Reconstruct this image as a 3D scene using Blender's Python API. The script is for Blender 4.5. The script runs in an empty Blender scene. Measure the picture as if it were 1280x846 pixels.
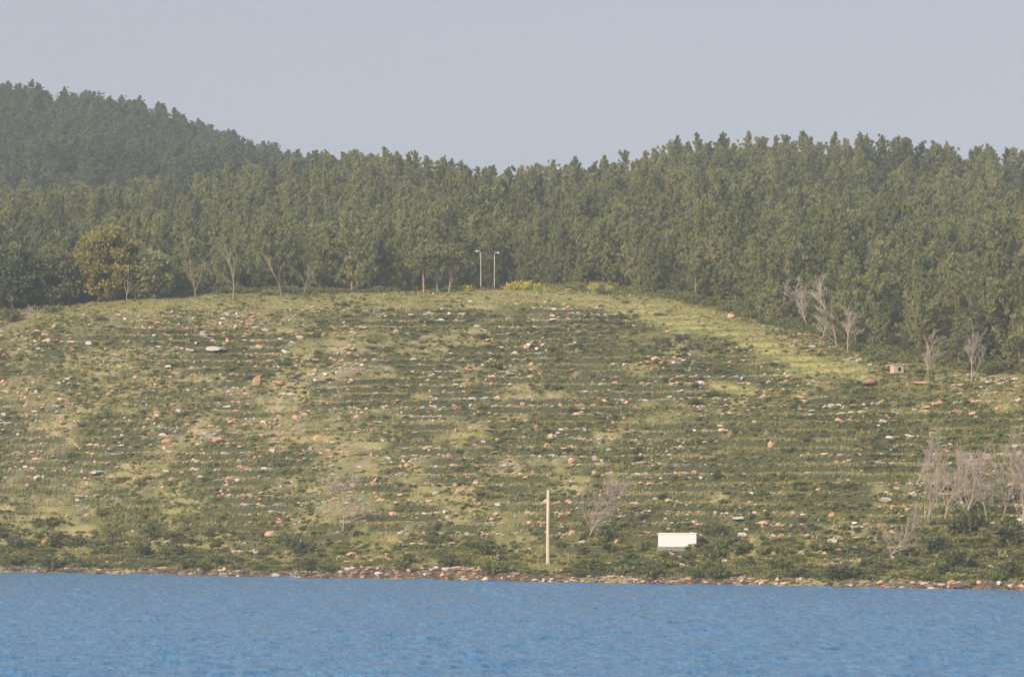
import bpy, math, random
import numpy as np
from mathutils import Vector
random.seed(7); RNG=np.random.default_rng(7)
F=4655.0; HZ=632.0; CH=8.0; PI=math.pi
sc=bpy.context.scene; col=sc.collection
# ---------------------------------------------------------------- helpers
def hsh(i,j,s):
    v=np.sin(i*127.1+j*311.7+s*74.7)*43758.5453
    return v-np.floor(v)
def vn(x,y,s=0):
    xi=np.floor(x); yi=np.floor(y); fx=x-xi; fy=y-yi
    fx=fx*fx*(3-2*fx); fy=fy*fy*(3-2*fy)
    a=hsh(xi,yi,s); b=hsh(xi+1,yi,s); c=hsh(xi,yi+1,s); d=hsh(xi+1,yi+1,s)
    return (a*(1-fx)+b*fx)*(1-fy)+(c*(1-fx)+d*fx)*fy
def fbm(x,y,s=0,o=4):
    r=0; a=1; t=0
    for k in range(o):
        r=r+a*vn(x,y,s+k*3.1); t+=a; a*=.5; x=x*2.03+5.2; y=y*2.03+1.7
    return r/t
def ss(a,b,x):
    t=np.clip((x-a)/(b-a),0,1); return t*t*(3-2*t)
def tag(o,label=None,cat=None,group=None,kind=None):
    if label:o['label']=label
    if cat:o['category']=cat
    if group:o['group']=group
    if kind:o['kind']=kind
    return o
def mkmesh(name,V,Fc,mat,attrs=None,smooth=False):
    V=np.asarray(V,dtype=np.float32); Fc=np.asarray(Fc,dtype=np.int32)
    me=bpy.data.meshes.new(name)
    me.vertices.add(len(V)); me.vertices.foreach_set('co',V.ravel())
    m,k=Fc.shape
    me.loops.add(m*k); me.loops.foreach_set('vertex_index',Fc.ravel())
    me.polygons.add(m)
    me.polygons.foreach_set('loop_start',np.arange(0,m*k,k,dtype=np.int32))
    me.polygons.foreach_set('loop_total',np.full(m,k,dtype=np.int32))
    me.polygons.foreach_set('use_smooth',np.full(m,bool(smooth)))
    for n,(dom,arr) in (attrs or {}).items():
        a=me.attributes.new(n,'FLOAT',dom); a.data.foreach_set('value',np.asarray(arr,dtype=np.float32))
    me.update(calc_edges=True)
    if mat: me.materials.append(mat)
    return me
def ob(name,me,parent=None,loc=(0,0,0),rz=0,s=1):
    o=bpy.data.objects.new(name,me); col.objects.link(o); o.location=loc; o.rotation_euler=(0,0,rz)
    o.scale=(s,s,s) if not hasattr(s,'__len__') else s
    if parent:o.parent=parent
    return o
def empty(name,loc,rz=0,s=1): 
    o=ob(name,None,None,loc,rz,s); o.empty_display_size=.5; return o
class MB:
    def __init__(s): s.V=[];s.Q=[];s.n=0
    def add(s,V,Q):
        s.V.append(np.asarray(V,float)); s.Q.append(np.asarray(Q,int)+s.n); s.n+=len(V)
    def tube(s,P,R,k=6,cap=True):
        P=np.asarray(P,float); n=len(P); V=[]
        for i in range(n):
            d=P[min(i+1,n-1)]-P[max(i-1,0)]; d=d/(np.linalg.norm(d)+1e-9)
            a=np.array([1,0,0]) if abs(d[0])<.8 else np.array([0,1,0])
            u=np.cross(d,a); u/=np.linalg.norm(u); w=np.cross(d,u)
            for j in range(k):
                t=2*PI*j/k; V.append(P[i]+R[i]*(u*math.cos(t)+w*math.sin(t)))
        Q=[(i*k+j,i*k+(j+1)%k,(i+1)*k+(j+1)%k,(i+1)*k+j) for i in range(n-1) for j in range(k)]
        if cap:
            c=len(V); V.append(P[-1]); V.append(P[-1]+np.array([1e-4,1e-4,0]))
            for j in range(0,k): Q.append(((n-1)*k+j,(n-1)*k+(j+1)%k,c,c+1))
        s.add(V,Q)
    def box(s,c,d,rz=0,bev=0):
        x,y,z=[v/2 for v in d]; b=bev
        if b<=0:
            V=[(-x,-y,-z),(x,-y,-z),(x,y,-z),(-x,y,-z),(-x,-y,z),(x,-y,z),(x,y,z),(-x,y,z)]
            Q=[(0,3,2,1),(4,5,6,7),(0,1,5,4),(1,2,6,5),(2,3,7,6),(3,0,4,7)]
        else:
            V=[];
            for zz,i in ((-z,b),(-z+b,0),(z-b,0),(z,b)):
                V+=[(-x+i,-y+i,zz),(x-i,-y+i,zz),(x-i,y-i,zz),(-x+i,y-i,zz)]
            Q=[(0,3,2,1),(12,13,14,15)]
            for k in range(3):
                for j in range(4): Q.append((k*4+j,k*4+(j+1)%4,k*4+4+(j+1)%4,k*4+4+j))
        ca,sa=math.cos(rz),math.sin(rz)
        s.add([(c[0]+v[0]*ca-v[1]*sa,c[1]+v[0]*sa+v[1]*ca,c[2]+v[2]) for v in V],Q)
    def build(s,name,mat,parent=None,smooth=False):
        me=mkmesh(name,np.concatenate(s.V),np.concatenate(s.Q),mat,smooth=smooth)
        return ob(name,me,parent) if parent is not False else me
# ---------------------------------------------------------------- materials
def newmat(name):
    m=bpy.data.materials.new(name); m.use_nodes=True; nt=m.node_tree
    return m,nt,nt.nodes['Principled BSDF']
def N(nt,t,**k):
    n=nt.nodes.new(t)
    for a,b in k.items(): setattr(n,a,b)
    return n
def ramp(nt,stops,src):
    r=N(nt,'ShaderNodeValToRGB'); e=r.color_ramp.elements
    while len(e)<len(stops): e.new(.5)
    for i,(p,c) in enumerate(stops): e[i].position=p; e[i].color=(*c,1)
    nt.links.new(src,r.inputs[0]); return r.outputs[0]
def noise(nt,scale,detail=4,vec=None,rough=.6):
    n=N(nt,'ShaderNodeTexNoise'); n.inputs['Scale'].default_value=scale; n.inputs['Detail'].default_value=detail; n.inputs['Roughness'].default_value=rough
    if vec: nt.links.new(vec,n.inputs['Vector'])
    return n.outputs['Fac']
def mix(nt,f,a,b,mode='MIX'):
    m=N(nt,'ShaderNodeMix',data_type='RGBA',blend_type=mode)
    for s,v in ((0,f),(6,a),(7,b)):
        if isinstance(v,(int,float)): m.inputs[s].default_value=v
        elif isinstance(v,tuple): m.inputs[s].default_value=(*v,1)
        else: nt.links.new(v,m.inputs[s])
    return m.outputs[2]
def math_(nt,op,a,b=0.):
    m=N(nt,'ShaderNodeMath',operation=op)
    for i,v in enumerate((a,b)):
        if isinstance(v,(int,float)): m.inputs[i].default_value=v
        else: nt.links.new(v,m.inputs[i])
    return m.outputs[0]
def foliage(name,dark,mid,light,transl=.45):
    m,nt,p=newmat(name)
    at=N(nt,'ShaderNodeAttribute',attribute_name='tint'); oi=N(nt,'ShaderNodeObjectInfo')
    f=math_(nt,'ADD',math_(nt,'MULTIPLY',at.outputs['Fac'],.6),math_(nt,'MULTIPLY',oi.outputs['Random'],.4))
    c=ramp(nt,[(0.05,dark),(.5,mid),(.95,light)],f)
    nt.links.new(c,p.inputs['Base Color']); p.inputs['Roughness'].default_value=.75; p.inputs['Specular IOR Level'].default_value=.2
    t=N(nt,'ShaderNodeBsdfTranslucent'); nt.links.new(c,t.inputs['Color'])
    ms=N(nt,'ShaderNodeMixShader'); ms.inputs[0].default_value=transl
    nt.links.new(p.outputs[0],ms.inputs[1]); nt.links.new(t.outputs[0],ms.inputs[2])
    nt.links.new(ms.outputs[0],nt.nodes['Material Output'].inputs['Surface'])
    return m
def plain(name,a,b,scale=3,rough=.85,bump=0.0):
    m,nt,p=newmat(name); tc=N(nt,'ShaderNodeTexCoord').outputs['Object']; oi=N(nt,'ShaderNodeObjectInfo')
    n=noise(nt,scale,5,tc)
    f=math_(nt,'ADD',math_(nt,'MULTIPLY',n,.65),math_(nt,'MULTIPLY',oi.outputs['Random'],.4))
    nt.links.new(ramp(nt,[(.3,a),(.8,b)],f),p.inputs['Base Color']); p.inputs['Roughness'].default_value=rough; p.inputs['Specular IOR Level'].default_value=.25
    if bump:
        bn=N(nt,'ShaderNodeBump'); bn.inputs['Strength'].default_value=bump; bn.inputs['Distance'].default_value=.05
        nt.links.new(n,bn.inputs['Height']); nt.links.new(bn.outputs[0],p.inputs['Normal'])
    return m
M={}
M['pine']=foliage('pine_foliage',(.19,.225,.105),(.325,.355,.165),(.50,.49,.24),.5)
M['pine_dark']=foliage('dark_pine_foliage',(.12,.15,.085),(.21,.24,.125),(.32,.33,.17))  # darker foliage: shade of the left-edge trees put into colour, random variety elsewhere
M['pine_hazed']=foliage('hazed_pine_foliage',(.10,.15,.105),(.20,.255,.155),(.36,.39,.22),.5)  # bluish distance haze tinted into the foliage colour of the far hill
M['gold']=foliage('golden_foliage',(.19,.195,.07),(.33,.315,.105),(.50,.44,.15))
M['yellow']=foliage('yellow_foliage',(.40,.38,.07),(.62,.56,.12),(.78,.68,.18))
M['scrub']=foliage('scrub_foliage',(.15,.175,.075),(.26,.28,.115),(.38,.38,.165))
M['scrub_light']=foliage('light_scrub_foliage',(.24,.255,.095),(.36,.36,.135),(.48,.45,.20))
M['scrub_dark']=foliage('dark_scrub_foliage',(.105,.125,.065),(.185,.205,.10),(.28,.285,.14))
M['grass']=foliage('grass_blades',(.26,.265,.095),(.39,.375,.14),(.53,.47,.24),.35)
M['bark']=plain('pine_bark',(.14,.11,.09),(.30,.24,.19),4)
M['palebark']=plain('pale_bark',(.28,.24,.20),(.44,.38,.32),4)
M['dead']=plain('dead_wood',(.38,.32,.28),(.58,.50,.44),3)
M['orange']=plain('orange_limestone',(.40,.23,.14),(.76,.53,.38),2.5,bump=.4)
M['palerock']=plain('pale_limestone',(.38,.36,.34),(.74,.71,.68),2.5,bump=.4)
M['darkrock']=plain('dark_shore_rock',(.09,.075,.062),(.26,.20,.16),2.5,bump=.4)
M['white']=plain('white_render',(.78,.79,.82),(.90,.90,.91),1.2,.7)
M['greyconc']=plain('grey_concrete',(.25,.25,.24),(.4,.39,.37),2)
M['polewood']=plain('pale_pole',(.50,.41,.28),(.70,.59,.43),1.5)
M['metal']=plain('galvanised_metal',(.45,.45,.43),(.68,.66,.62),2,.5)
M['lens']=plain('lamp_lens',(.6,.6,.58),(.8,.8,.76),2,.3)
M['holeshade']=plain('opening_shade',(.03,.03,.03),(.06,.055,.05),2)  # near-black colour standing for the shade inside the hut
M['pinkstone']=plain('pink_stone',(.56,.42,.34),(.76,.62,.52),2)
# ---------------------------------------------------------------- terrain function
def I(xs,ys): return lambda p: np.interp(p,xs,ys)
shore_py=lambda p: 715+23*np.clip(p,-500,1780)/1280.
shoreY=lambda p: CH*F/(shore_py(p)-HZ)
fbpy=I([-400,0,60,150,250,400,560,640,760,820,900,1000,1100,1280,1700],[392,390,384,374,370,369,366,359,359,368,388,412,452,472,480])
fbY=I([-400,0,200,400,600,800,900,1000,1100,1280,1700],[560,575,580,585,600,590,565,535,500,470,440])
def zz(py,Y): return CH+(HZ-py)*Y/F
r700=I([-400,0,200,400,600,800,1000,1280,1700],[360,352,347,336,326,320,318,338,350])
r850=I([-400,0,200,300,400,450,500,550,600,650,700,750,800,850,900,950,1000,1050,1100,1150,1200,1280,1700],
       [330,322,308,298,282,270,271,276,284,288,273,266,262,246,232,236,234,237,245,258,264,278,294])
r1000=I([-400,0,200,400,450,500,600,1700],[240,248,254,258,260,266,300,315])
r1250=I([-400,0,100,200,300,400,500,560,600,1700],[85,124,144,173,203,229,247,262,330,350])
PX=np.arange(-900,2201,10.); YY=np.arange(150,1701,2.)
T=np.zeros((len(PX),len(YY)))
for i,p in enumerate(PX):
    s=shoreY(p); fy=fbY(p); fz=zz(fbpy(p),fy)
    ks=[(s-200,-12),(s,0),(s+14,1.1),(s+24,2.7)]
    a=(s+24,2.7)
    for t in (.25,.5,.75): ks.append((a[0]+(fy-a[0])*t,a[1]+(fz-a[1])*(t+.22*t*(1-t))))
    ks.append((fy,fz))
    if p<850: ks.append((fy+35,fz+.9))
    ks+=[(700,zz(r700(p),700)),(850,zz(r850(p),850)),(1000,zz(r1000(p),1000)),(1250,zz(r1250(p),1250)),(1700,zz(r1250(p),1250)-40)]
    T[i]=np.interp(YY,[k[0] for k in ks],[k[1] for k in ks])
def blur(A,sg,ax):
    r=int(sg*3); k=np.exp(-.5*(np.arange(-r,r+1)/sg)**2); k/=k.sum()
    pad=[(0,0),(0,0)]; pad[ax]=(r,r); P=np.pad(A,pad,mode='edge')
    return np.apply_along_axis(lambda v:np.convolve(v,k,mode='valid'),ax,P)
T=blur(blur(T,2.2,1),2.5,0)
TW=1.15
def terr(X,Y,Z):
    p=640+X*F/Y; d=Y-shoreY(p)
    t=Z/TW+(fbm(X/45,Y/45,21)-.5)*.9+(fbm(X/8,Y/8,23,2)-.5)*.25
    m=ss(14,26,d)*(1-ss(fbY(p)-30,fbY(p)-8,Y))*ss(.28,.48,fbm(X/20,Y/9,22,3)+.20*ss(300,900,p))
    return t,m
def H(X,Y,raw=False):
    X=np.asarray(X,float); Y=np.asarray(Y,float)
    p=640+X*F/Y
    a=np.clip((p-PX[0])/10,0,len(PX)-1.001); b=np.clip((Y-YY[0])/2,0,len(YY)-1.001)
    i=a.astype(int); j=b.astype(int); fa=a-i; fb=b-j
    z=(T[i,j]*(1-fa)+T[i+1,j]*fa)*(1-fb)+(T[i,j+1]*(1-fa)+T[i+1,j+1]*fa)*fb
    d=Y-shoreY(p)+2.2*(fbm(X/9,Y/30,3)-.5)*2
    land=ss(0,12,d)
    cliff=ss(400,440,p)*(1-ss(590,640,p))
    z=z+(fbm(X/22,Y/22,11)-.5)*2.0*ss(10,60,d)+(fbm(X/60,Y/60,14,3)-.5)*14*ss(620,760,Y)
    z=z-.45+(.85+.6*cliff+.5*(fbm(X/6,Y/6,15)-.5))*ss(-.4,1.8,d)*(1-.35*ss(8,26,d))
    t,m=terr(X,Y,z)
    if raw: return t,m
    fr=t-np.floor(t); st=(np.floor(t)+ss(.72,1,fr))
    z=z+m*.9*(st-t)*TW+(fbm(X/4,Y/4,12,3)-.5)*.40*land
    return z
def pyof(X,Y,Z=None):
    if Z is None: Z=H(X,Y)
    return HZ-(Z-CH)*F/Y
def ground(px,py,y0=330,y1=900):
    Y=np.arange(y0,y1,.25); X=(px-640)/F*Y; Z=H(X,Y); g=HZ-(Z-CH)*F/Y
    k=np.where((Z>.05)&(g<=py))[0]
    i=k[0] if len(k) else len(Y)-1
    return float(X[i]),float(Y[i]),float(Z[i])
def segd(px,py,pl):
    d=np.full(np.shape(px),1e9)
    for (x0,y0,w0),(x1,y1,w1) in zip(pl,pl[1:]):
        dx,dy=x1-x0,y1-y0; t=np.clip(((px-x0)*dx+(py-y0)*dy)/(dx*dx+dy*dy),0,1)
        w=w0+(w1-w0)*t
        d=np.minimum(d,np.hypot((px-x0-t*dx),(py-y0-t*dy))/w)
    return d
PATH=[(600,364,6),(680,366,9),(760,379,10),(840,394,14),(905,408,15),(950,432,15),(1000,452,13),(1085,468,10)]
PATH2=[(20,398,6),(100,386,9),(250,379,9),(420,378,8),(600,370,8)]
PATH3=[(890,480,5),(940,492,6)]
def pathmask(X,Y):
    p=640+X*F/Y; q=pyof(X,Y); n=(fbm(X/4,Y/9,31)-.5)*2.2
    a=.92*(1-ss(.1,1.8,segd(p,q,PATH)+n)); b=.75*(1-ss(.3,1.7,segd(p,q,PATH2)+n)); c=.8*(1-ss(.6,1.4,segd(p,q,PATH3)+n))
    return np.maximum(np.maximum(a,b),c)
# ---------------------------------------------------------------- terrain mesh
px=np.concatenate([np.arange(-850,-60,12.),np.arange(-60,1340,2.),np.arange(1340,2150,12.)])
ys=np.concatenate([np.arange(230,335,5.),np.arange(335,625,.4),np.arange(625,1690,6.)])
PXg,Yg=np.meshgrid(px,ys,indexing='ij'); Xg=(PXg-640)/F*Yg; Zg=H(Xg,Yg)
nx,ny=Xg.shape
V=np.stack([Xg,Yg,Zg],-1).reshape(-1,3)
idx=np.arange(nx*ny).reshape(nx,ny)
Q=np.stack([idx[:-1,:-1],idx[1:,:-1],idx[1:,1:],idx[:-1,1:]],-1).reshape(-1,4)
pm=pathmask(Xg,Yg); dsh=Yg-shoreY(PXg)
forest=ss(-3,6,Yg-fbY(PXg)-np.where(PXg<850,14,2))
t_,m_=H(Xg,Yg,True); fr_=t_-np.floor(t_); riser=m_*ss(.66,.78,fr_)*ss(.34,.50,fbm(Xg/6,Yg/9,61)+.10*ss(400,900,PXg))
pale=ss(.46,.62,fbm(Xg/16,Yg/24,66)+.14*(1-ss(250,600,PXg))*ss(20,70,dsh))
m,nt,p=newmat('hillside_ground'); tc=N(nt,'ShaderNodeTexCoord').outputs['Object']
mp=N(nt,'ShaderNodeMapping'); mp.inputs['Scale'].default_value=(1,.5,1); nt.links.new(tc,mp.inputs['Vector']); tv=mp.outputs[0]
A=lambda n:N(nt,'ShaderNodeAttribute',attribute_name=n).outputs['Fac']
c=ramp(nt,[(.30,(.16,.175,.075)),(.45,(.245,.255,.10)),(.58,(.33,.315,.135)),(.72,(.42,.37,.21))],noise(nt,.35,6,tv,.65))
c=mix(nt,math_(nt,'MULTIPLY',ramp(nt,[(.46,(0,0,0)),(.62,(1,1,1))],noise(nt,1.1,5,tv)),math_(nt,'ADD',math_(nt,'MULTIPLY',A('pale'),.7),.2)),c,(.43,.35,.25))
c=mix(nt,ramp(nt,[(.60,(0,0,0)),(.66,(1,1,1))],noise(nt,2.6,4,tv)),c,(.50,.36,.26))
c=mix(nt,A('riser'),c,(.09,.10,.052))  # terrace risers tinted dark for their shadow lines and scrub growth
c=mix(nt,A('path'),c,ramp(nt,[(.3,(.32,.33,.13)),(.7,(.53,.49,.23))],noise(nt,.8,6,tv)))
c=mix(nt,A('forest'),c,ramp(nt,[(.3,(.10,.115,.06)),(.7,(.22,.20,.12))],noise(nt,.5,5,tv)))
c=mix(nt,A('bank'),c,ramp(nt,[(.3,(.07,.055,.042)),(.52,(.16,.12,.085)),(.72,(.40,.29,.21))],noise(nt,.9,6,tc)))
nt.links.new(c,p.inputs['Base Color']); p.inputs['Roughness'].default_value=.95; p.inputs['Specular IOR Level'].default_value=.1
bn=N(nt,'ShaderNodeBump'); bn.inputs['Strength'].default_value=.8; bn.inputs['Distance'].default_value=.35
nt.links.new(noise(nt,1.6,6,tc,.7),bn.inputs['Height']); nt.links.new(bn.outputs[0],p.inputs['Normal'])
cl=ss(400,440,PXg)*(1-ss(590,640,PXg))
bank=(1-ss(1.0+1.4*cl,2.2+2.4*cl,dsh+3.5*(fbm(Xg/4,Yg/4,41)-.5)))
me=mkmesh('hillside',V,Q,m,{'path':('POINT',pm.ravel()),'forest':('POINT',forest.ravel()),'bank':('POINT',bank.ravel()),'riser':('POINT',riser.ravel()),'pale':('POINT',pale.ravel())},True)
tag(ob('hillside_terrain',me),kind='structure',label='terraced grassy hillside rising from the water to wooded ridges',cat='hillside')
# ---------------------------------------------------------------- water
wpx=np.concatenate([np.linspace(-1500,-30,60),np.linspace(-20,1300,900),np.linspace(1310,2800,60)])
wy=np.concatenate([np.linspace(6,92,30),np.exp(np.linspace(math.log(95),math.log(470),900)),np.linspace(480,560,8)])
WP,WY=np.meshgrid(wpx,wy,indexing='ij'); WX=(WP-640)/F*WY; WZ=np.zeros_like(WX)
for k in range(48):
    lam=0.55*1.066**k; th=random.gauss(-PI/2+.25,.42); kk=2*PI/lam
    amp=.021*lam**.7*random.uniform(.5,1.2)/ (1+lam/3)
    res=WY*.0018*2.2
    WZ+=amp*np.sin(kk*(WX*math.cos(th)+WY*math.sin(th))+random.uniform(0,6.3))*np.clip(lam/ (res*1.6)-.4,0,1)
WZ*=.8+.4*fbm(WX/10,WY/20,55)
V=np.stack([WX,WY,WZ],-1).reshape(-1,3); idx=np.arange(V.shape[0]).reshape(WX.shape)
Q=np.stack([idx[:-1,:-1],idx[1:,:-1],idx[1:,1:],idx[:-1,1:]],-1).reshape(-1,4)
m,nt,p=newmat('sea_water'); tc=N(nt,'ShaderNodeTexCoord').outputs['Object']
mp=N(nt,'ShaderNodeMapping'); mp.inputs['Scale'].default_value=(.8,.36,1); nt.links.new(tc,mp.inputs['Vector'])
c=ramp(nt,[(.32,(.045,.165,.33)),(.68,(.115,.275,.455))],noise(nt,1.5,4,mp.outputs[0]))
nt.links.new(c,p.inputs['Base Color']); p.inputs['Roughness'].default_value=.28; p.inputs['IOR'].default_value=1.33; p.inputs['Specular IOR Level'].default_value=.38; p.inputs['Specular Tint'].default_value=(.80,.90,1,1)
bn=N(nt,'ShaderNodeBump'); bn.inputs['Strength'].default_value=1; bn.inputs['Distance'].default_value=.28
nt.links.new(noise(nt,2.3,3,mp.outputs[0],.5),bn.inputs['Height']); nt.links.new(bn.outputs[0],p.inputs['Normal'])
tag(ob('water',mkmesh('water',V,Q,m,smooth=True)),kind='structure',label='rippled blue sea in front of the hillside',cat='sea')
# ---------------------------------------------------------------- foliage meshes
def tufts(C,D,S,rng,asp=.42):
    n=len(C); u=D+rng.normal(0,.4,(n,3)); u/=np.linalg.norm(u,axis=1)[:,None]+1e-9
    r=rng.normal(0,1,(n,3)); w=np.cross(u,r); w/=np.linalg.norm(w,axis=1)[:,None]+1e-9
    S=S[:,None]; V=np.stack([C-u*S,C-w*S*asp,C+u*S,C+w*S*asp],1).reshape(-1,3)
    return V,np.arange(4*n).reshape(n,4)
def puffs(P,R,per,rng,size,flat=.75,up=.6,asp=.42):
    C=[];Nn=[];Ti=[]
    for c,r in zip(P,R):
        k=max(6,int(per*(.5+r)))
        d=rng.normal(0,1,(k,3)); d[:,2]+=.2; d/=np.linalg.norm(d,axis=1)[:,None]
        rr=r*rng.uniform(.2,1.3,(k,1))
        C.append(np.asarray(c)+d*rr*np.array([1,1,flat])); Nn.append(d+np.array([0,0,up])); Ti.append(np.clip(rng.uniform(-.3,.3)+rng.uniform(.3,.7,k),0,1))
    C=np.concatenate(C);Nn=np.concatenate(Nn);Ti=np.concatenate(Ti)
    V,Qd=tufts(C,Nn,rng.uniform(.6,1.4,len(C))*size,rng,asp)
    return V,Qd,Ti
def pine(seed,h=10,R=2.3,nb=46,cb=.06,shape=.75,mat='pine',per=28,ts=.27):
    rng=np.random.default_rng(seed); P=[];RR=[]; tm=MB()
    lean=rng.normal(0,.35,2)
    def tr(t): return np.array([lean[0]*t*t*1.5+.12*math.sin(5*t+seed),lean[1]*t*t*1.5,h*t])
    tm.tube([tr(t) for t in np.linspace(0,.97,9)],[.19*(1-t)**.8+.02 for t in np.linspace(0,.97,9)],6)
    lobes=rng.uniform(.5,1.5,12)
    for k in range(nb):
        t=cb+(.97-cb)*(k+rng.uniform(0,.8))/nb; az=k*2.4+rng.normal(0,.4)
        q=(t-cb)/(.97-cb); prof=(min(1,q*2.5+.75))*max(0,1-q**1.05)**shape+.05
        L=R*prof*rng.uniform(.45,1.3)*lobes[int((az%(2*PI))/(2*PI)*4)%4+4*int(q*2.99)]
        b=tr(t); tip=b+np.array([math.cos(az)*L,math.sin(az)*L,L*.45+rng.uniform(0,.7)])
        tm.tube([b,(b+tip)/2+[0,0,-.12],tip],[.05,.035,.015],4)
        m_=max(2,int(L/.6)+1)
        for j in range(m_):
            f=(j+1)/m_; c=b+(tip-b)*f; c[2]+=.3*f*f
            if f<.35 and rng.uniform()<.8: continue
            P.append(c+rng.normal(0,.14,3)); RR.append(rng.uniform(.30,.52)*(1.3-.7*f))
    for z,r_ in ((.93,.32),(.97,.24),(1.01,.16),(1.045,.1)): P.append(tr(z)+rng.normal(0,.06,3));RR.append(r_)
    V,Qd,Ti=puffs(P,RR,per,rng,ts,1.0,1.1,.33)
    return tm.build('trunk',M['bark'],False,True),mkmesh('crown',V,Qd,M[mat],{'tint':('FACE',Ti)})
def umbrella(seed,h=8.6,mat='pine'):
    rng=np.random.default_rng(seed);P=[];RR=[];tm=MB(); bend=rng.normal(0,.5)
    tr=lambda t:np.array([bend*math.sin(t*2.2),.1*math.sin(4*t),h*t])
    tm.tube([tr(t) for t in np.linspace(0,.85,8)],[.2*(1-.6*t) for t in np.linspace(0,.85,8)],6)
    for k in range(46):
        az=k*2.4; q=rng.uniform(0,1); L=(.5+2.9*math.sqrt(q))*rng.uniform(.7,1.1); zt=.50+.48*(1-q*.8)*rng.uniform(.5,1)
        b=tr(.42+.4*rng.uniform()); tip=np.array([b[0]+math.cos(az)*L,b[1]+math.sin(az)*L,h*zt])
        tm.tube([b,(b+tip)/2+[0,0,.2],tip],[.06,.04,.015],4); P.append(tip);RR.append(rng.uniform(.45,.8))
    V,Qd,Ti=puffs(P,RR,48,rng,.26,.65)
    return tm.build('trunk',M['palebark'],False,True),mkmesh('crown',V,Qd,M[mat],{'tint':('FACE',Ti)})
def broad(seed,h=10,R=4,mat='gold',n=170):
    rng=np.random.default_rng(seed);P=[];RR=[];tm=MB()
    tm.tube([(0,0,0),(.1,0,h*.2),(0,.1,h*.45)],[.32,.26,.18],7)
    for k in range(n):
        d=rng.normal(0,1,3); d/=np.linalg.norm(d)
        r=rng.uniform(.4,1)**.4; tip=np.array([d[0]*R*r,d[1]*R*r,h*.50+d[2]*h*.46*r])
        b=np.array([0,0,h*rng.uniform(.2,.45)])
        if k%4==0: tm.tube([b,(b+tip)/2+[0,0,.3],tip],[.11,.07,.02],4)
        P.append(tip);RR.append(rng.uniform(.7,1.25))
    V,Qd,Ti=puffs(P,RR,56,rng,.28,.8,.1,.7)
    return tm.build('trunk',M['bark'],False,True),mkmesh('crown',V,Qd,M[mat],{'tint':('FACE',Ti)})
def bare(seed,h=6,lean=0.,spread=.6,mat='dead',lev=3,n1=9,tw=.028,n2=5,n3=4,cl=(.35,.6)):
    rng=np.random.default_rng(seed); tm=MB(); bm_=MB()
    def grow(p,d,L,r,l,mb):
        pts=[p];dd=d.copy()
        for k in range(4):
            dd=dd+rng.normal(0,.12,3); dd/=np.linalg.norm(dd); pts.append(pts[-1]+dd*L/4)
        rs=[max(r*(1-.22*k),tw*.5) for k in range(5)]
        mb.tube(pts,rs,5 if l==lev else 3)
        if l==0: return
        n=n1 if l==lev else (n2 if l==2 else n3)
        for j in range(n):
            t=rng.uniform(.10 if l==lev else .15,1)*4; i=min(int(t),3); q=pts[i]+(pts[i+1]-pts[i])*(t-i)
            s=rng.normal(0,1,3); s-=s.dot(dd)*dd; s/=np.linalg.norm(s)
            nd=dd*math.cos(spread)+s*math.sin(spread)*rng.uniform(.6,1.2); nd[2]+=.15; nd/=np.linalg.norm(nd)
            grow(q,nd,L*rng.uniform(*cl)*(1.15-.12*t),max(r*.42,tw*.6),l-1,bm_)
    d0=np.array([math.sin(lean),rng.normal(0,.08),math.cos(lean)])
    grow(np.zeros(3),d0,h*.86,h*.009+.025,lev,tm)
    return tm.build('trunk',M[mat],False),bm_.build('branches',M[mat],False)
def shrub(seed,mat='scrub',n=9,per=30,ts=.14):
    rng=np.random.default_rng(seed);P=[];RR=[]
    for k in range(n):
        a=rng.uniform(0,2*PI);r=rng.uniform(0,.75);P.append((math.cos(a)*r,math.sin(a)*r,.22+.5*rng.uniform()*(1-r*.6)));RR.append(rng.uniform(.28,.48))
    V,Qd,Ti=puffs(P,RR,per,rng,ts,.8,.4,.5); V[:,2]=np.maximum(V[:,2],-.1)
    return mkmesh('low_shrub',V,Qd,M[mat],{'tint':('FACE',Ti)})
def rock(seed,mat):
    import bmesh
    rng=np.random.default_rng(seed); b=bmesh.new(); bmesh.ops.create_icosphere(b,subdivisions=2,radius=1)
    ns=[rng.normal(0,1,3) for _ in range(8)]; ns=[v/np.linalg.norm(v) for v in ns]; ds=rng.uniform(.3,.7,8); sx=rng.uniform(.7,1.5,3); sx[2]*=.75
    for v in b.verts:
        c=np.array(v.co)
        for n_,d_ in zip(ns,ds):
            q=c.dot(n_)
            if q>d_: c=c-n_*(q-d_)
        c=c*sx*(1+rng.normal(0,.04))*1.2; v.co=c
    me=bpy.data.meshes.new('rock'); b.to_mesh(me); b.free(); me.materials.append(M[mat]); return me
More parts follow.
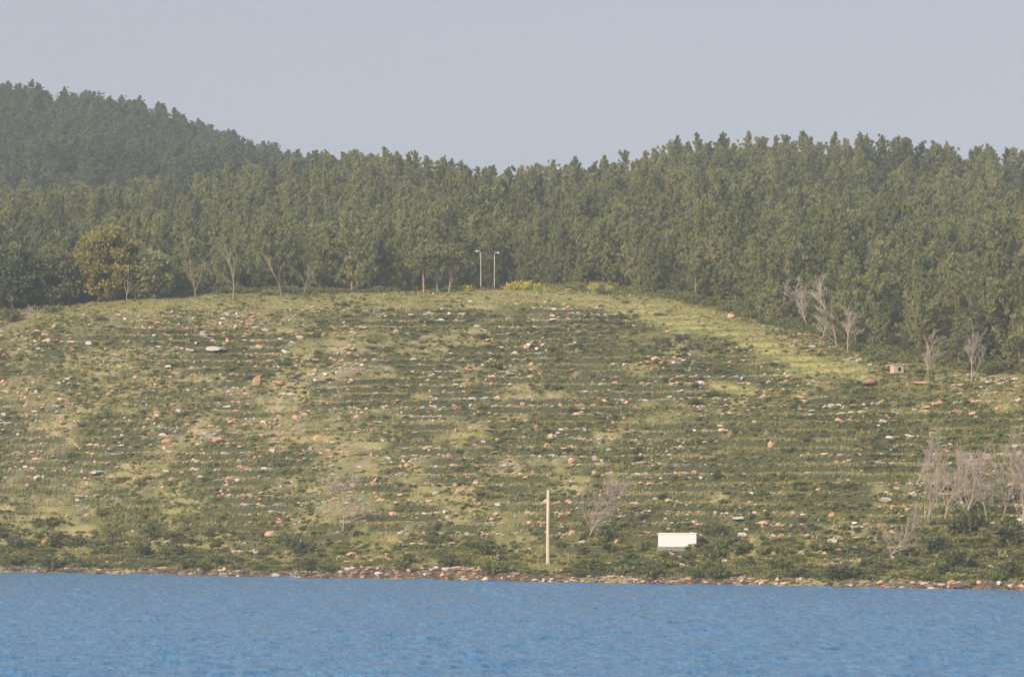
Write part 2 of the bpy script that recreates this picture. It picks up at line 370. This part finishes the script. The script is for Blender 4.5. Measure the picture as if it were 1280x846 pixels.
# ---------------------------------------------------------------- stuff scatter by geometry nodes
def scatter(name,pts,rz,scl,pick,protos,label,cat,mat=None):
    me=bpy.data.meshes.new(name); me.vertices.add(len(pts)); me.vertices.foreach_set('co',np.asarray(pts,np.float32).ravel())
    me.attributes.new('rz','FLOAT','POINT').data.foreach_set('value',np.asarray(rz,np.float32))
    me.attributes.new('scl','FLOAT_VECTOR','POINT').data.foreach_set('vector',np.asarray(scl,np.float32).ravel())
    me.attributes.new('pick','INT','POINT').data.foreach_set('value',np.asarray(pick,np.int32))
    o=ob(name,me); g=bpy.data.node_groups.new(name+'_nodes','GeometryNodeTree')
    g.interface.new_socket('Geometry',in_out='INPUT',socket_type='NodeSocketGeometry'); g.interface.new_socket('Geometry',in_out='OUTPUT',socket_type='NodeSocketGeometry')
    n=g.nodes; gi=n.new('NodeGroupInput'); go=n.new('NodeGroupOutput'); ip=n.new('GeometryNodeInstanceOnPoints'); jg=n.new('GeometryNodeJoinGeometry')
    for pr in protos[::-1]:
        oi=n.new('GeometryNodeObjectInfo'); oi.transform_space='ORIGINAL'; oi.inputs['Object'].default_value=pr; oi.inputs['As Instance'].default_value=True
        g.links.new(oi.outputs['Geometry'],jg.inputs[0])
    def na(nm,t):
        a=n.new('GeometryNodeInputNamedAttribute'); a.data_type=t; a.inputs['Name'].default_value=nm
        return [s for s in a.outputs if s.enabled and s.name=='Attribute'][0]
    cx=n.new('ShaderNodeCombineXYZ'); g.links.new(na('rz','FLOAT'),cx.inputs[2])
    src=jg.outputs[0]
    if mat:
        sm=n.new('GeometryNodeSetMaterial'); sm.inputs['Material'].default_value=mat; g.links.new(src,sm.inputs[0]); src=sm.outputs[0]
    g.links.new(gi.outputs[0],ip.inputs['Points']); g.links.new(src,ip.inputs['Instance']); ip.inputs['Pick Instance'].default_value=True
    g.links.new(na('pick','INT'),ip.inputs['Instance Index']); g.links.new(cx.outputs[0],ip.inputs['Rotation']); g.links.new(na('scl','FLOAT_VECTOR'),ip.inputs['Scale'])
    g.links.new(ip.outputs[0],go.inputs[0])
    md=o.modifiers.new('scatter','NODES'); md.node_group=g
    return tag(o,label,cat,kind='stuff')
# ---------------------------------------------------------------- the forest
PV=[pine(100+i,h=10,R=[2.6,3.2,2.4,3.3,2.8,2.3,3.1,2.8][i],nb=[44,48,42,50,44,42,46,44][i],cb=[.05,.04,.08,.05,.1,.04,.06,.2][i],shape=[.8,.7,1.0,.65,.8,1.1,.65,.75][i]) for i in range(8)]
PD=[pine(130+i,h=10,R=2.9,nb=48,cb=.05,shape=.7,mat='pine_dark') for i in range(2)]
def place_tree(name,meshes,loc,rz,s,label,cat,group=None,third='crown'):
    r=empty(name,loc,rz,s); ob('trunk',meshes[0],r); ob(third,meshes[1],r); return tag(r,label,cat,group)
cands=[]
Y=465.
while Y<1290:
    sp=6.0 if Y<720 else (6.2 if Y<900 else 7.0)
    x0=(-190-640)/F*Y; x1=(1470-640)/F*Y
    x=x0+random.uniform(0,sp)
    while x<x1:
        X_=x+random.uniform(-.4,.4)*sp; Y_=Y+random.uniform(-.45,.45)*sp; p_=640+X_*F/Y_
        x+=sp*random.uniform(.65,1.4)
        off=9 if p_<500 else (16 if p_<800 else 3)
        if Y_<fbY(p_)+off: continue
        if 575<p_<650 and Y_<fbY(p_)+30: continue
        if p_>560 and Y_>885: continue
        if p_<=560 and Y_>1262: continue
        cands.append((X_,Y_,p_))
    Y+=sp*.9
cands.sort(key=lambda c:c[1])
runmin={}
pines=[]
for X_,Y_,p_ in cands:
    Z_=float(H(X_,Y_)); h=random.choice([5.5,7,8.5,9.5,10,11,11.5,12.5,14])*random.uniform(.9,1.08)
    if Y_<fbY(p_)+22 and p_>800: h*=random.uniform(.5,1)
    if p_<500 and Y_<700: h*=.9
    if Y_>920: h=8.6*random.uniform(.75,1.15)
    elif Y_>800: h=min(h,11.5)
    top=HZ-(Z_+h-CH)*F/Y_; bins=[int(v//12) for v in (p_-12,p_,p_+12)]
    vis=0<=p_<=1280 and min(top-(runmin.get(b,999)) for b in bins)<-3
    newfront= any(b not in runmin for b in bins)
    for b in bins: runmin[b]=min(runmin.get(b,999),top)
    pines.append(dict(X=X_,Y=Y_,Z=Z_,p=p_,h=h,vis=vis,front=newfront and 0<=p_<=1280))
ind=[t for t in pines if t['vis']][:270]; ids=set(id(t) for t in ind)
rest=[t for t in pines if id(t) not in ids]
ORD=['first','second','third','fourth','fifth','sixth','seventh','eighth','ninth','tenth','eleventh','twelfth','thirteenth','fourteenth','fifteenth','sixteenth','seventeenth','eighteenth','nineteenth','twentieth']
fr=sorted([t for t in ind if t['front']],key=lambda t:t['p']); cnt={}
for t in fr:
    s_='along the left treeline' if t['p']<590 else ('behind the two lamp posts' if t['p']<810 else 'at the right forest edge')
    k=cnt.get(s_,0);cnt[s_]=k+1
    t['lab']=f'{ORD[k]} pine from the left in the front row {s_}' if k<20 else None
def region(t):
    p_=t['p']; a='left' if p_<430 else ('middle' if p_<800 else 'right')
    b='close behind the front row' if t['Y']<fbY(p_)+60 else 'higher up the slope'
    return f'green pine in the {a} part of the forest, {b}',f'pines in the {a} forest {b}'
for t in ind:
    v=random.choice(PD) if (t['p']<95 or random.random()<.12) else random.choice(PV)
    lab=t.get('lab'); g=None
    if not lab: lab,g=region(t)
    s=t['h']/10; w_=s**.5; r=place_tree('pine_tree',v,(t['X'],t['Y'],t['Z']-.15),random.uniform(0,6.28),(w_*random.uniform(.85,1.25),w_*random.uniform(.85,1.25),s),lab,'pine tree',g)
seen={}
for o in bpy.data.objects:
    if o.name.startswith('crown') and o.data not in seen.values(): seen[o.name]=o.data
pr=[bpy.data.objects[n] for n in seen][:10]
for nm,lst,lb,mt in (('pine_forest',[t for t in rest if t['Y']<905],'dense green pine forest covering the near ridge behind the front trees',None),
                ('far_pine_forest',[t for t in rest if t['Y']>=905],'dense green pine forest tinted with bluish haze covering the far left hill',M['pine_hazed'])):
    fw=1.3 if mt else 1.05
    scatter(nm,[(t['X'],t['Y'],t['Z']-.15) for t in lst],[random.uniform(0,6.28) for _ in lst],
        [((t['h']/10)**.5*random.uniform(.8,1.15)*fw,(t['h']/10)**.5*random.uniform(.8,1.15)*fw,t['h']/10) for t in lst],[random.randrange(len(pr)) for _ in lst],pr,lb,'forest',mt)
print('PINES',len(pines),'ind',len(ind),'front',len(fr))
def at(px,py,**k): return ground(px,py,**k)
def crest(px,off): 
    Y=float(fbY(px))+off; X=(px-640)/F*Y; return X,Y,float(H(X,Y))
X,Y,Z=crest(136,3); place_tree('broadleaf_tree',broad(5,12.2,5.2),(X,Y,Z-.3),0,1,'broad rounded tree with golden olive crown at the left treeline','tree')
X,Y,Z=crest(15,4); place_tree('broadleaf_tree',broad(6,10.5,4.6,'pine_dark'),(X,Y,Z-.3),0,1,'large dark rounded tree at the far left edge of the treeline','tree')
X,Y,Z=crest(68,5); place_tree('broadleaf_tree',broad(7,9.5,4.4,'pine_dark'),(X,Y,Z-.3),1,1,'dark rounded tree left of the golden olive tree','tree')
X,Y,Z=crest(184,2); place_tree('broadleaf_tree',broad(8,8.0,3.8,'pine'),(X,Y,Z-.3),1,1,'low rounded green tree just right of the golden olive tree','tree')
for i,(p_,o_,s_,l_) in enumerate([(530,-2,.92,'leftmost'),(547,-1,1.0,'middle'),(561,-3,.95,'rightmost')]):
    X,Y,Z=crest(p_,o_); place_tree('umbrella_pine',umbrella(20+i),(X,Y,Z-.1),i*2.,s_,f'{l_} of the three flat-topped pines with bare trunks left of the lamp posts','pine tree')
for i,(p_,hp,ln,sp_,lab,mt) in enumerate([(245,84,.02,.38,'tall pale bare tree in front of the left pines','palebark'),(291,78,.05,.5,'pale brown bare tree with spreading twigs at the left treeline','palebark'),
        (352,62,-.04,.4,'slim bare pale tree near the middle of the left treeline','palebark'),(376,44,.35,.4,'short bare tree leaning right at the left treeline','palebark'),(158,48,.0,.4,'thin bare trunk in front of the golden olive tree','palebark')]):
    X,Y,Z=crest(p_,-2); place_tree('bare_tree',bare(40+i,hp/F*Y,ln,sp_,mt,tw=.024,n1=9,n2=4,n3=3),(X,Y,Z-.1),0,1,lab,'bare tree',third='branches')
DT=[(982,398,40,.02,.5,'small bare grey tree at forest edge, nearest the crest path'),(1010,414,56,-.05,.6,'bare grey tree at forest edge, second from the crest path'),
(1046,434,80,.04,.5,'tallest bare grey tree at the right forest edge'),(1068,436,62,.15,.5,'slim bare grey tree right of the tallest bare one'),
(1160,470,50,.0,.45,'bare tree standing right of the pink stone block'),(1214,478,62,.03,.5,'bare tree at the lower edge of the far right forest'),
(428,666,78,.16,1.15,'spreading dead tree on the lower slope left of the pole'),(734,676,78,.42,.75,'feathery dead tree leaning right between the pole and the white shed'),
(1146,606,62,.26,.5,'small leaning dead tree on the slope above the right dead thicket'),(1152,657,92,.50,.45,'dead tree leaning right at left side of the right dead thicket'),
(1180,652,88,.34,.6,'dead tree leaning right in the left half of the dead thicket'),(1206,654,84,.20,.75,'bushy dead tree in the centre of the right dead thicket'),
(1234,652,76,-.14,.6,'dead tree leaning slightly left in the right dead thicket'),(1250,656,104,.22,.5,'tall dead tree in the right half of the dead thicket'),
(1278,660,104,.05,.6,'dead tree cut by the right edge of the view'),(1108,700,72,.65,.7,'low sprawling dead tree near the water below the right thicket'),
(1028,424,54,.05,.6,'low bushy bare tree between the crest path and tallest bare tree'),(996,406,46,.1,.6,'short bare grey tree between the first two at the forest edge'),
(1060,442,56,-.1,.6,'short bushy bare tree below the tallest bare grey tree')]
for i,(p_,q_,hp,ln,sp_,lab) in enumerate(DT):
    X,Y,Z=at(p_,q_); big=6<=i<16; iso=i in (6,7); place_tree('dead_tree',bare(60+i,hp/F*Y,ln,sp_,'dead',n1=18 if big else 14,n2=7 if iso else 6,n3=5,tw=.030 if iso else (.020 if big else .021),cl=(.34,.68) if big else (.35,.62)),(X,Y,Z-.1),0,1,lab,'dead tree',third='branches')
X,Y,Z=at(38,402); tag(ob('dry_bush',bare(90,2.6,0,.8,'dead',n1=14,tw=.03)[1],None,(X,Y,Z-.5),0,(1.5,1.3,1.1)),'tan leafless bush on the crest at far left','bush')
# ---------------------------------------------------------------- shrubs
SH=[shrub(200+i) for i in range(6)]+[shrub(210+i,'scrub_light') for i in range(3)]
SHD=[me_.copy() for me_ in SH[:3]]; SHY=SH[6].copy(); SHY.materials.clear(); SHY.materials.append(M['yellow'])
for me_ in SHD: me_.materials.clear(); me_.materials.append(M['scrub_dark'])
shrubs=[]
def addshrub(px_,py_,wpx,lab,g=None,k=None,hs=.9,dark=False,me=None,loc=None):
    X,Y,Z=loc or at(px_,py_); s=wpx/2/F*Y
    o=ob('shrub',me or (random.choice(SHD) if dark else SH[k if k is not None else random.randrange(6)]),None,(X,Y,Z-.05),random.uniform(0,6.28),(s,s,s*hs)); tag(o,lab,'shrub',g); shrubs.append(o)
for a in [(60,712,46,'wide dark shrub at the water line near the left edge'),(603,694,52,'big round green shrub left of the pole base'),(24,708,34,'dark shrub on the shore beside the left edge of the view'),
          (380,694,50,'wide dark shrub behind the shore, left of the orange bank'),(895,700,44,'round shrub right of and below the white shed'),(438,362,36,'low dark bush on the crest below the left treeline'),
          (882,670,40,'grey-green shrub directly right of the white shed'),(806,690,34,'shrub just left of and below the white shed'),(972,716,50,'broad dark shrub on the shore right of the white shed'),
          (1195,712,60,'widest dark shrub on the right part of the shore'),(1262,722,56,'dark shrub on the shore at the right edge of the view'),(105,372,34,'green bush under the golden olive tree'),
          (1215,668,70,'broad dark shrub under the right dead thicket'),(1262,676,70,'broad dark shrub under the dead trees at the right edge'),(1172,690,50,'dark shrub below the right dead thicket'),
          (12,402,40,'dark low bush on the crest at the far left edge'),(62,392,30,'green low bush on the crest right of the tan leafless bush')]:
    addshrub(*a,dark='dark' in a[3])
for p_,w_ in ((588,18),(634,20),(647,24),(660,22),(674,18),(744,20),(760,16)):
    addshrub(0,0,w_,'yellow-flowering bush on the crest near the lamp posts','yellow-flowering bushes',me=SHY,loc=crest(p_,-4),hs=1.2)
for i in range(105):
    p_=random.uniform(0,1280); base=float(shore_py(p_))
    if 425<p_<600 and random.random()<.6: continue
    if 655<p_<720 and random.random()<.6: continue
    q_=base-random.choice([8,10,14,20,28,36,46,56])+random.uniform(-3,3)
    if 800<p_<895 and q_<706: continue
    a='left of the pole' if p_<680 else ('between the pole and the white shed' if p_<822 else 'right of the white shed')
    dk=random.random()<.6
    addshrub(p_,q_,random.uniform(14,46),f'{"dark" if dk else "olive"} green shrub in the shore thicket {a}',f'{"dark" if dk else "olive"} shore shrubs {a}',hs=random.uniform(.6,1.0),dark=dk)
for i in range(30):
    p_=random.uniform(680,830); addshrub(0,0,random.uniform(9,20),'small light green shrub on the crest right of the lamp posts','crest shrubs right of the lamp posts',k=6+i%3,loc=crest(p_,random.uniform(-3,8)))
def hill_points(n,seed):
    r=np.random.default_rng(seed); p_=r.uniform(-120,1400,n); s=shoreY(p_); f=fbY(p_)+12
    Y=s+1+(f-s-1)*r.uniform(0,1,n); X=(p_-640)/F*Y; return r,p_,X,Y,H(X,Y)
pS=[next(o for o in shrubs if o.data==m_) for m_ in SH if any(o.data==m_ for o in shrubs)]; nS=len(pS)-3
pD=[next(o for o in shrubs if o.data==m_) for m_ in SHD if any(o.data==m_ for o in shrubs)]
r,p_,X,Y,Z=hill_points(210000,5); pmk=pathmask(X,Y); dd=Y-shoreY(p_); tt=(fbY(p_)-Y)
big=fbm(X/14,Y/30,73,3); q_=pyof(X,Y,Z)
patch=(1-ss(.6,1.5,segd(p_,q_,[(740,400,16),(820,425,26),(900,455,22)])))
den=.10+ss(.32,.62,fbm(X/5,Y/12,71,5)+.05*ss(300,1200,p_)+.08*(1-ss(10,45,dd))-.05*(1-ss(0,50,tt))+.12*patch)
t_,m_=H(X,Y,True); f_=t_-np.floor(t_)
den=den*(1-m_+m_*(.38+1.5*ss(.60,.82,f_)))*(1-.95*pmk)*ss(1.5,5,dd)
keep=r.uniform(0,1,len(X))<den*.33
keep&=~((p_>660)&(p_<710)&(dd<14)&(dd>6)); Xs,Ys_,Zs,ps,bg_,fs,ds_,pt_=X[keep],Y[keep],Z[keep],p_[keep],big[keep],f_[keep],dd[keep],patch[keep]
n=len(Xs); s=np.exp(r.normal(math.log(.26),.45,n))*(1+.35*(ds_<30)); print('SCRUB',n)
dkp=ss(.42,.66,bg_)*.26+.2*ss(.6,.8,fs)*ss(300,900,ps)+.3*(1-ss(15,50,ds_))+.3*pt_; u=r.uniform(0,1,n)
pick=np.where(u<dkp,nS+3+r.integers(0,len(pD),n),np.where(u<dkp+(1-dkp)*.55,r.integers(0,nS,n),nS+r.integers(0,3,n)))
scatter('low_scrub',np.stack([Xs,Ys_,Zs-.05],1),r.uniform(0,6.28,n),np.stack([s*1.2,s*1.2,s*.85],1),pick,pS+pD,'low green scrub covering the terraced hillside','scrub')
r=np.random.default_rng(77); n=1500; p_=r.uniform(-100,1380,n); Y=fbY(p_)+np.where(p_<500,5,np.where(p_<800,14,0))+r.uniform(0,14,n); X=(p_-640)/F*Y; Z=H(X,Y); s=r.uniform(.5,1.5,n)
k_=~((p_>575)&(p_<650)&(Y<fbY(p_)+28)); X,Y,Z,s=X[k_],Y[k_],Z[k_],s[k_]; n=len(X)
scatter('forest_undergrowth',np.stack([X,Y,Z-.05],1),r.uniform(0,6.28,n),np.stack([s,s,s*1.1],1),r.integers(0,nS,n),pS[:nS],'undergrowth along the foot of the forest','undergrowth')
# grass
r,p_,X,Y,Z=hill_points(90000,9); g=((fbm(X/5,Y/9,81,4)>.38)|(pathmask(X,Y)>.3))&(Y-shoreY(p_)>3)
X,Y,Z=X[g],Y[g],Z[g]; n=len(X); k=5
C=np.repeat(np.stack([X,Y,Z],1),k,0)+np.concatenate([r.normal(0,.16,(n*k,2)),np.zeros((n*k,1))],1)
a=r.uniform(0,PI,n*k); w=r.uniform(.05,.12,n*k); h=r.uniform(.12,.36,n*k)
dx=np.stack([np.cos(a)*w,np.sin(a)*w,0*a],1); top=C+np.stack([r.normal(0,.1,n*k),r.normal(0,.1,n*k),h],1); C[:,2]-=.06
V=np.stack([C-dx,C+dx,top],1).reshape(-1,3)
tag(ob('grass',mkmesh('grass',V,np.arange(len(V)).reshape(-1,3),M['grass'],{'tint':('FACE',np.repeat(np.clip(fbm(X/6,Y/6,85)+r.normal(0,.15,n),0,1),k))})),'yellow-green grass growing on the hillside','grass',kind='stuff')
# ---------------------------------------------------------------- rocks
RO=[rock(300+i,'orange') for i in range(5)]; RP=[rock(310+i,'palerock') for i in range(4)]; RD=[rock(320+i,'darkrock') for i in range(3)]
rocks=[]
def addrock(px_,py_,wpx,kind,lab,g=None,hs=1.,loc=None):
    X,Y,Z=loc or at(px_,py_); s=wpx/2/F*Y
    o=ob('rock',random.choice({'o':RO,'p':RP,'d':RD}[kind]),None,(X,Y,Z+s*.2*hs),random.uniform(0,6.28),(s,s*random.uniform(.8,1.1),s*hs)); tag(o,lab,'rock',g); rocks.append(o)
for a in [(272,438,24,'p','long pale grey outcrop on the upper left slope',None,.6),(358,442,14,'p','pale boulder right of the long grey outcrop',None,.9),(238,440,14,'p','pale flat rock left of the long grey outcrop',None,.6),
 (318,410,14,'p','pale flat rock on the upper slope above the grey outcrop',None,.6),(338,672,11,'o','rounded orange boulder alone on the lower left slope'),(276,552,18,'o','wide reddish rock on the left middle slope',None,.7),
 (212,553,14,'o','reddish rock left of the wide reddish one',None,.8),(325,546,13,'o','orange rock right of the wide reddish one',None,.8),(308,624,18,'o','flat orange slab on the lower left slope',None,.5),
 (322,480,14,'o','orange boulder on the upper left slope'),(348,482,11,'o','orange boulder beside another on the upper left slope'),(714,577,12,'o','bright orange boulder above the pole'),(716,603,17,'p','flat pale slab directly right of the pole top',None,.4),
 (963,558,10,'o','tall orange boulder on the right middle slope',None,1.5),(1166,545,10,'p','pale pink boulder high on the right slope',None,1.1),(1088,480,18,'o','orange rock at the end of the crest path',None,.7),
 (1028,424,12,'o','bright orange rock between the bare grey trees'),(914,398,11,'o','orange rock beside the crest path',None,.8),(820,452,16,'o','pinkish flat rock below the crest path',None,.6),
 (440,696,12,'o','tall orange block in the earth bank left of the pole',None,1.1),(484,698,12,'o','orange block in the middle of the earth bank',None,1.),(924,650,20,'p','pale slab on the slope above and right of the shed',None,.35),
 (862,610,11,'o','orange rock on the slope above the white shed'),(1152,480,20,'o','long low orange rock right of the stone block',None,.4),(120,594,20,'p','long pale ledge on the lower left slope',None,.4),
 (742,718,18,'p','pale flat rock at the water line right of the pole',None,.4),(520,702,20,'o','wide orange slab in the earth bank left of the pole',None,.5),(46,598,12,'p','small pale rock near the left edge, middle slope'),
 (640,470,18,'p','flat pale rock in the middle of the upper slope',None,.35),(396,548,12,'o','orange rock left of the slope centre',None,.9)]:
    addrock(*a)
r,p_,X,Y,Z=hill_points(50000,13); dd=Y-shoreY(p_)
cl=fbm(X/9,Y/12,91,4)+.09*(1-ss(500,1000,p_))*ss(20,50,dd); keep=(cl>.40)&(pathmask(X,Y)<.4)&(dd>6)&(r.uniform(0,1,len(X))<.45*ss(.42,.64,cl)+.04)&(Y<fbY(p_)-2)
X,Y,Z,p_=X[keep],Y[keep],Z[keep],p_[keep]; q=pyof(X,Y,Z); n=len(X)
sz=np.exp(r.normal(math.log(.18),.42,n)); kd=np.where(r.uniform(0,1,n)<np.where((q<470)&(p_<560),.35,.66),'o','p'); print('ROCKS',n)
order=[i for i in np.argsort(-sz) if 0<p_[i]<1280][:175]
for i in order:
    v='upper' if q[i]<480 else ('middle' if q[i]<590 else 'lower'); h_='left' if p_[i]<430 else ('centre' if p_[i]<860 else 'right'); c_='orange' if kd[i]=='o' else 'pale'
    addrock(0,0,min(sz[i],.44)*2*F/Y[i],kd[i],f'small {c_} rock in the grass on the {v} {h_} slope',f'{c_} rocks on the {v} {h_} slope',random.uniform(.6,.95),(float(X[i]),float(Y[i]),float(Z[i])+.05))
for i in range(90):
    p2=random.uniform(0,1280); Y2=float(shoreY(p2))
    Ys=np.arange(Y2-4,Y2+6,.2); zz_=H((p2-640)/F*Ys,Ys); k=np.where(zz_>.02)[0]; Y2=float(Ys[k[0]]) if len(k) else Y2
    Y2+=random.uniform(-.2,1.6); X2=(p2-640)/F*Y2
    kd2=random.choice('ooddd') if (p2>420) else random.choice('oddddp')
    h_='left of the orange bank' if p2<420 else ('below the orange bank' if p2<620 else ('between the orange bank and the shed' if p2<822 else 'right of the shed'))
    c_={'o':'orange','p':'pale','d':'dark brown'}[kd2]
    addrock(0,0,random.uniform(5,10),kd2,f'{c_} rock at the water line {h_}',f'{c_} water line rocks {h_}',random.uniform(.5,.9),(X2,Y2,float(H(X2,Y2))))
rs=set(order); o_=[i for i in range(n) if i not in rs]
rp=[next(o for o in rocks if o.data==m_) for m_ in RO+RP if any(o.data==m_ for o in rocks)]
scatter('small_rocks',[(X[i],Y[i],Z[i]+sz[i]*.4) for i in o_],[random.uniform(0,6.28) for _ in o_],[(sz[i]*random.uniform(.9,1.5),sz[i],sz[i]*.85) for i in o_],[random.randrange(len(rp)) for i in o_],rp,'small scattered stones across the terraced hillside','stones')
r=np.random.default_rng(44); n=4200; p_=r.uniform(-100,1380,n); Y=shoreY(p_)+r.uniform(-1.5,3.2,n); X=(p_-640)/F*Y; Z=H(X,Y); k=(Z>-.15)&(Z<.8+.8*((p_>420)&(p_<610)))
X,Y,Z,p_=X[k],Y[k],Z[k],p_[k]; n=len(X); s=np.exp(r.normal(math.log(.15),.45,n)); dk=[next(o for o in rocks if o.data==m_) for m_ in RD if any(o.data==m_ for o in rocks)]; allp=rp+dk
light=r.uniform(0,1,n)<np.where((p_>420)&(p_<620),.36,.20)*(.2+1.4*(fbm(X/4,Y/4,47)>.52))
scatter('shore_stones',np.stack([X,Y,Z+.03],1),r.uniform(0,6.28,n),np.stack([s*1.3,s,s*.85],1),np.where(light,r.integers(0,len(rp),n),len(rp)+r.integers(0,len(dk),n)),allp,'stones and rubble along the water line','stones')
# ---------------------------------------------------------------- man-made things
X,Y,Z=at(685,706); h=93/F*Y
r_=empty('utility_pole',(X,Y,Z)); tag(r_,'tall plain pale wooden pole standing by the shore','pole')
mb=MB(); mb.tube([(0,0,-.4),(0,0,h*.5),(.02,0,h)],[.22,.19,.155],12); mb.build('pole',M['polewood'],r_,True)
mb=MB(); mb.tube([(.02,0,h-.02),(.02,0,h+.06),(.02,0,h+.1)],[.17,.17,.04],12); mb.build('cap',M['metal'],r_)
mb=MB(); mb.tube([(0,0,-.2),(0,0,.22),(0,0,.26)],[.34,.30,.23],10); mb.build('base_collar',M['greyconc'],r_)
mb=MB(); mb.tube([(.01,0,h-.9),(.01,0,h-.82)],[.185,.185],12); mb.build('band',M['metal'],r_)
X,Y,Z=at(847,686); 
r_=empty('white_shed',(X,Y,Z+.05),math.radians(-5)); tag(r_,'low white flat-roofed box-shaped building standing near the shore','shed')
mb=MB(); mb.box((0,0,-.25),(4.4,2.5,.5)); mb.build('base',M['greyconc'],r_)
mb=MB(); mb.box((0,0,.70),(4.15,2.2,1.40),bev=.015); mb.build('wall',M['white'],r_)
mb=MB(); mb.box((0,0,1.45),(4.27,2.32,.10),bev=.015); mb.build('roof',M['white'],r_)
X,Y,Z=at(1120,467)
r_=empty('stone_block',(X,Y-1,Z+.1),.35); tag(r_,'small pink square stone hut at the foot of right forest','stone hut')
mb=MB(); mb.box((0,0,.40),(1.35,1.2,1.05),bev=.06); mb.build('wall',M['pinkstone'],r_)
mb=MB(); mb.box((0,0,.985),(1.55,1.4,.12),bev=.03); mb.build('roof',M['palerock'],r_)
mb=MB(); mb.box((.1,-.60,.42),(.4,.04,.5)); mb.build('shade_panel',M['holeshade'],r_)  # thin dark panel on the wall, painting the shade of a doorway
for p_,q_,sd,lab in ((601,350,-1,'left one of the two lamp posts on the crest'),(618,352,1,'right one of the two lamp posts on the crest')):
    Y=float(fbY(p_))+6; X=(p_-640)/F*Y; Z=float(H(X,Y)); h=CH+(HZ-(q_-36))*Y/F-Z
    r_=empty('street_lamp',(X,Y,Z)); tag(r_,lab,'street lamp')
    mb=MB(); mb.tube([(0,0,-.1),(0,0,.35),(0,0,.4)],[.16,.15,.09],8); mb.build('base',M['greyconc'],r_)
    mb=MB(); mb.tube([(0,0,.3),(0,0,h*.6),(0,0,h*.93)],[.085,.07,.06],8); mb.build('post',M['metal'],r_,True)
    mb=MB(); mb.tube([(0,0,h*.92),(sd*.06,0,h*.975),(sd*.25,0,h),(sd*.5,0,h*1.005)],[.05,.05,.045,.04],8); mb.build('arm',M['metal'],r_,True)
    mb=MB(); mb.tube([(sd*.3,0,h),(sd*.42,0,h+.02),(sd*.75,0,h+.01),(sd*.92,0,h-.02)],[.05,.13,.13,.05],8); l_=mb.build('lamp_head',M['metal'],r_,True)
    mb=MB(); mb.box((sd*.6,0,h-.12),(.34,.16,.06),bev=.02); mb.build('lens',M['lens'],l_)
# ---------------------------------------------------------------- haze (real air volume)
mb=MB(); mb.box((0,840,190),(1500,1760,420)); hz=mb.build('haze',None,None)
m=bpy.data.materials.new('air_haze'); m.use_nodes=True; nt=m.node_tree; nt.nodes.clear()
vs=nt.nodes.new('ShaderNodeVolumeScatter'); vs.inputs['Color'].default_value=(.78,.90,1,1); vs.inputs['Density'].default_value=.00027; vs.inputs['Anisotropy'].default_value=.0
ou=nt.nodes.new('ShaderNodeOutputMaterial'); nt.links.new(vs.outputs[0],ou.inputs['Volume']); hz.data.materials.append(m)
tag(hz,'pale haze in the air over the bay','haze',kind='structure')
# ---------------------------------------------------------------- light, sky, camera
el=math.radians(26); sd=Vector((-.66,-.75,0)).normalized(); sdir=Vector((sd.x*math.cos(el),sd.y*math.cos(el),math.sin(el)))
L=bpy.data.lights.new('sun','SUN'); L.energy=4.8; L.angle=math.radians(.6); L.color=(1,.86,.66)
lo=bpy.data.objects.new('sun',L); col.objects.link(lo); lo.rotation_euler=(-sdir).to_track_quat('-Z','Y').to_euler(); lo.location=(-100,-50,200)
w=bpy.data.worlds.new('World'); sc.world=w; w.use_nodes=True; nt=w.node_tree; bg=nt.nodes['Background']
sk=nt.nodes.new('ShaderNodeTexSky'); sk.sky_type='NISHITA'; sk.sun_disc=False; sk.sun_elevation=el; sk.sun_rotation=math.atan2(sdir.x,sdir.y); sk.dust_density=1.5; sk.air_density=1.0
mx=nt.nodes.new('ShaderNodeMix'); mx.data_type='RGBA'; mx.inputs[0].default_value=.65; nt.links.new(sk.outputs[0],mx.inputs[6]); mx.inputs[7].default_value=(4.9,5.2,6.6,1)
nt.links.new(mx.outputs[2],bg.inputs[0]); bg.inputs[1].default_value=.105
cam=bpy.data.cameras.new('camera'); co=bpy.data.objects.new('camera',cam); col.objects.link(co); co.location=(0,0,CH); co.rotation_euler=(PI/2,0,0)
cam.sensor_width=36; cam.lens=F/1280*36; cam.shift_y=(HZ-423)/1280; cam.clip_end=6000; cam.clip_start=1; sc.camera=co
sc.view_settings.view_transform='Standard'; sc.view_settings.look='None'; sc.view_settings.exposure=0
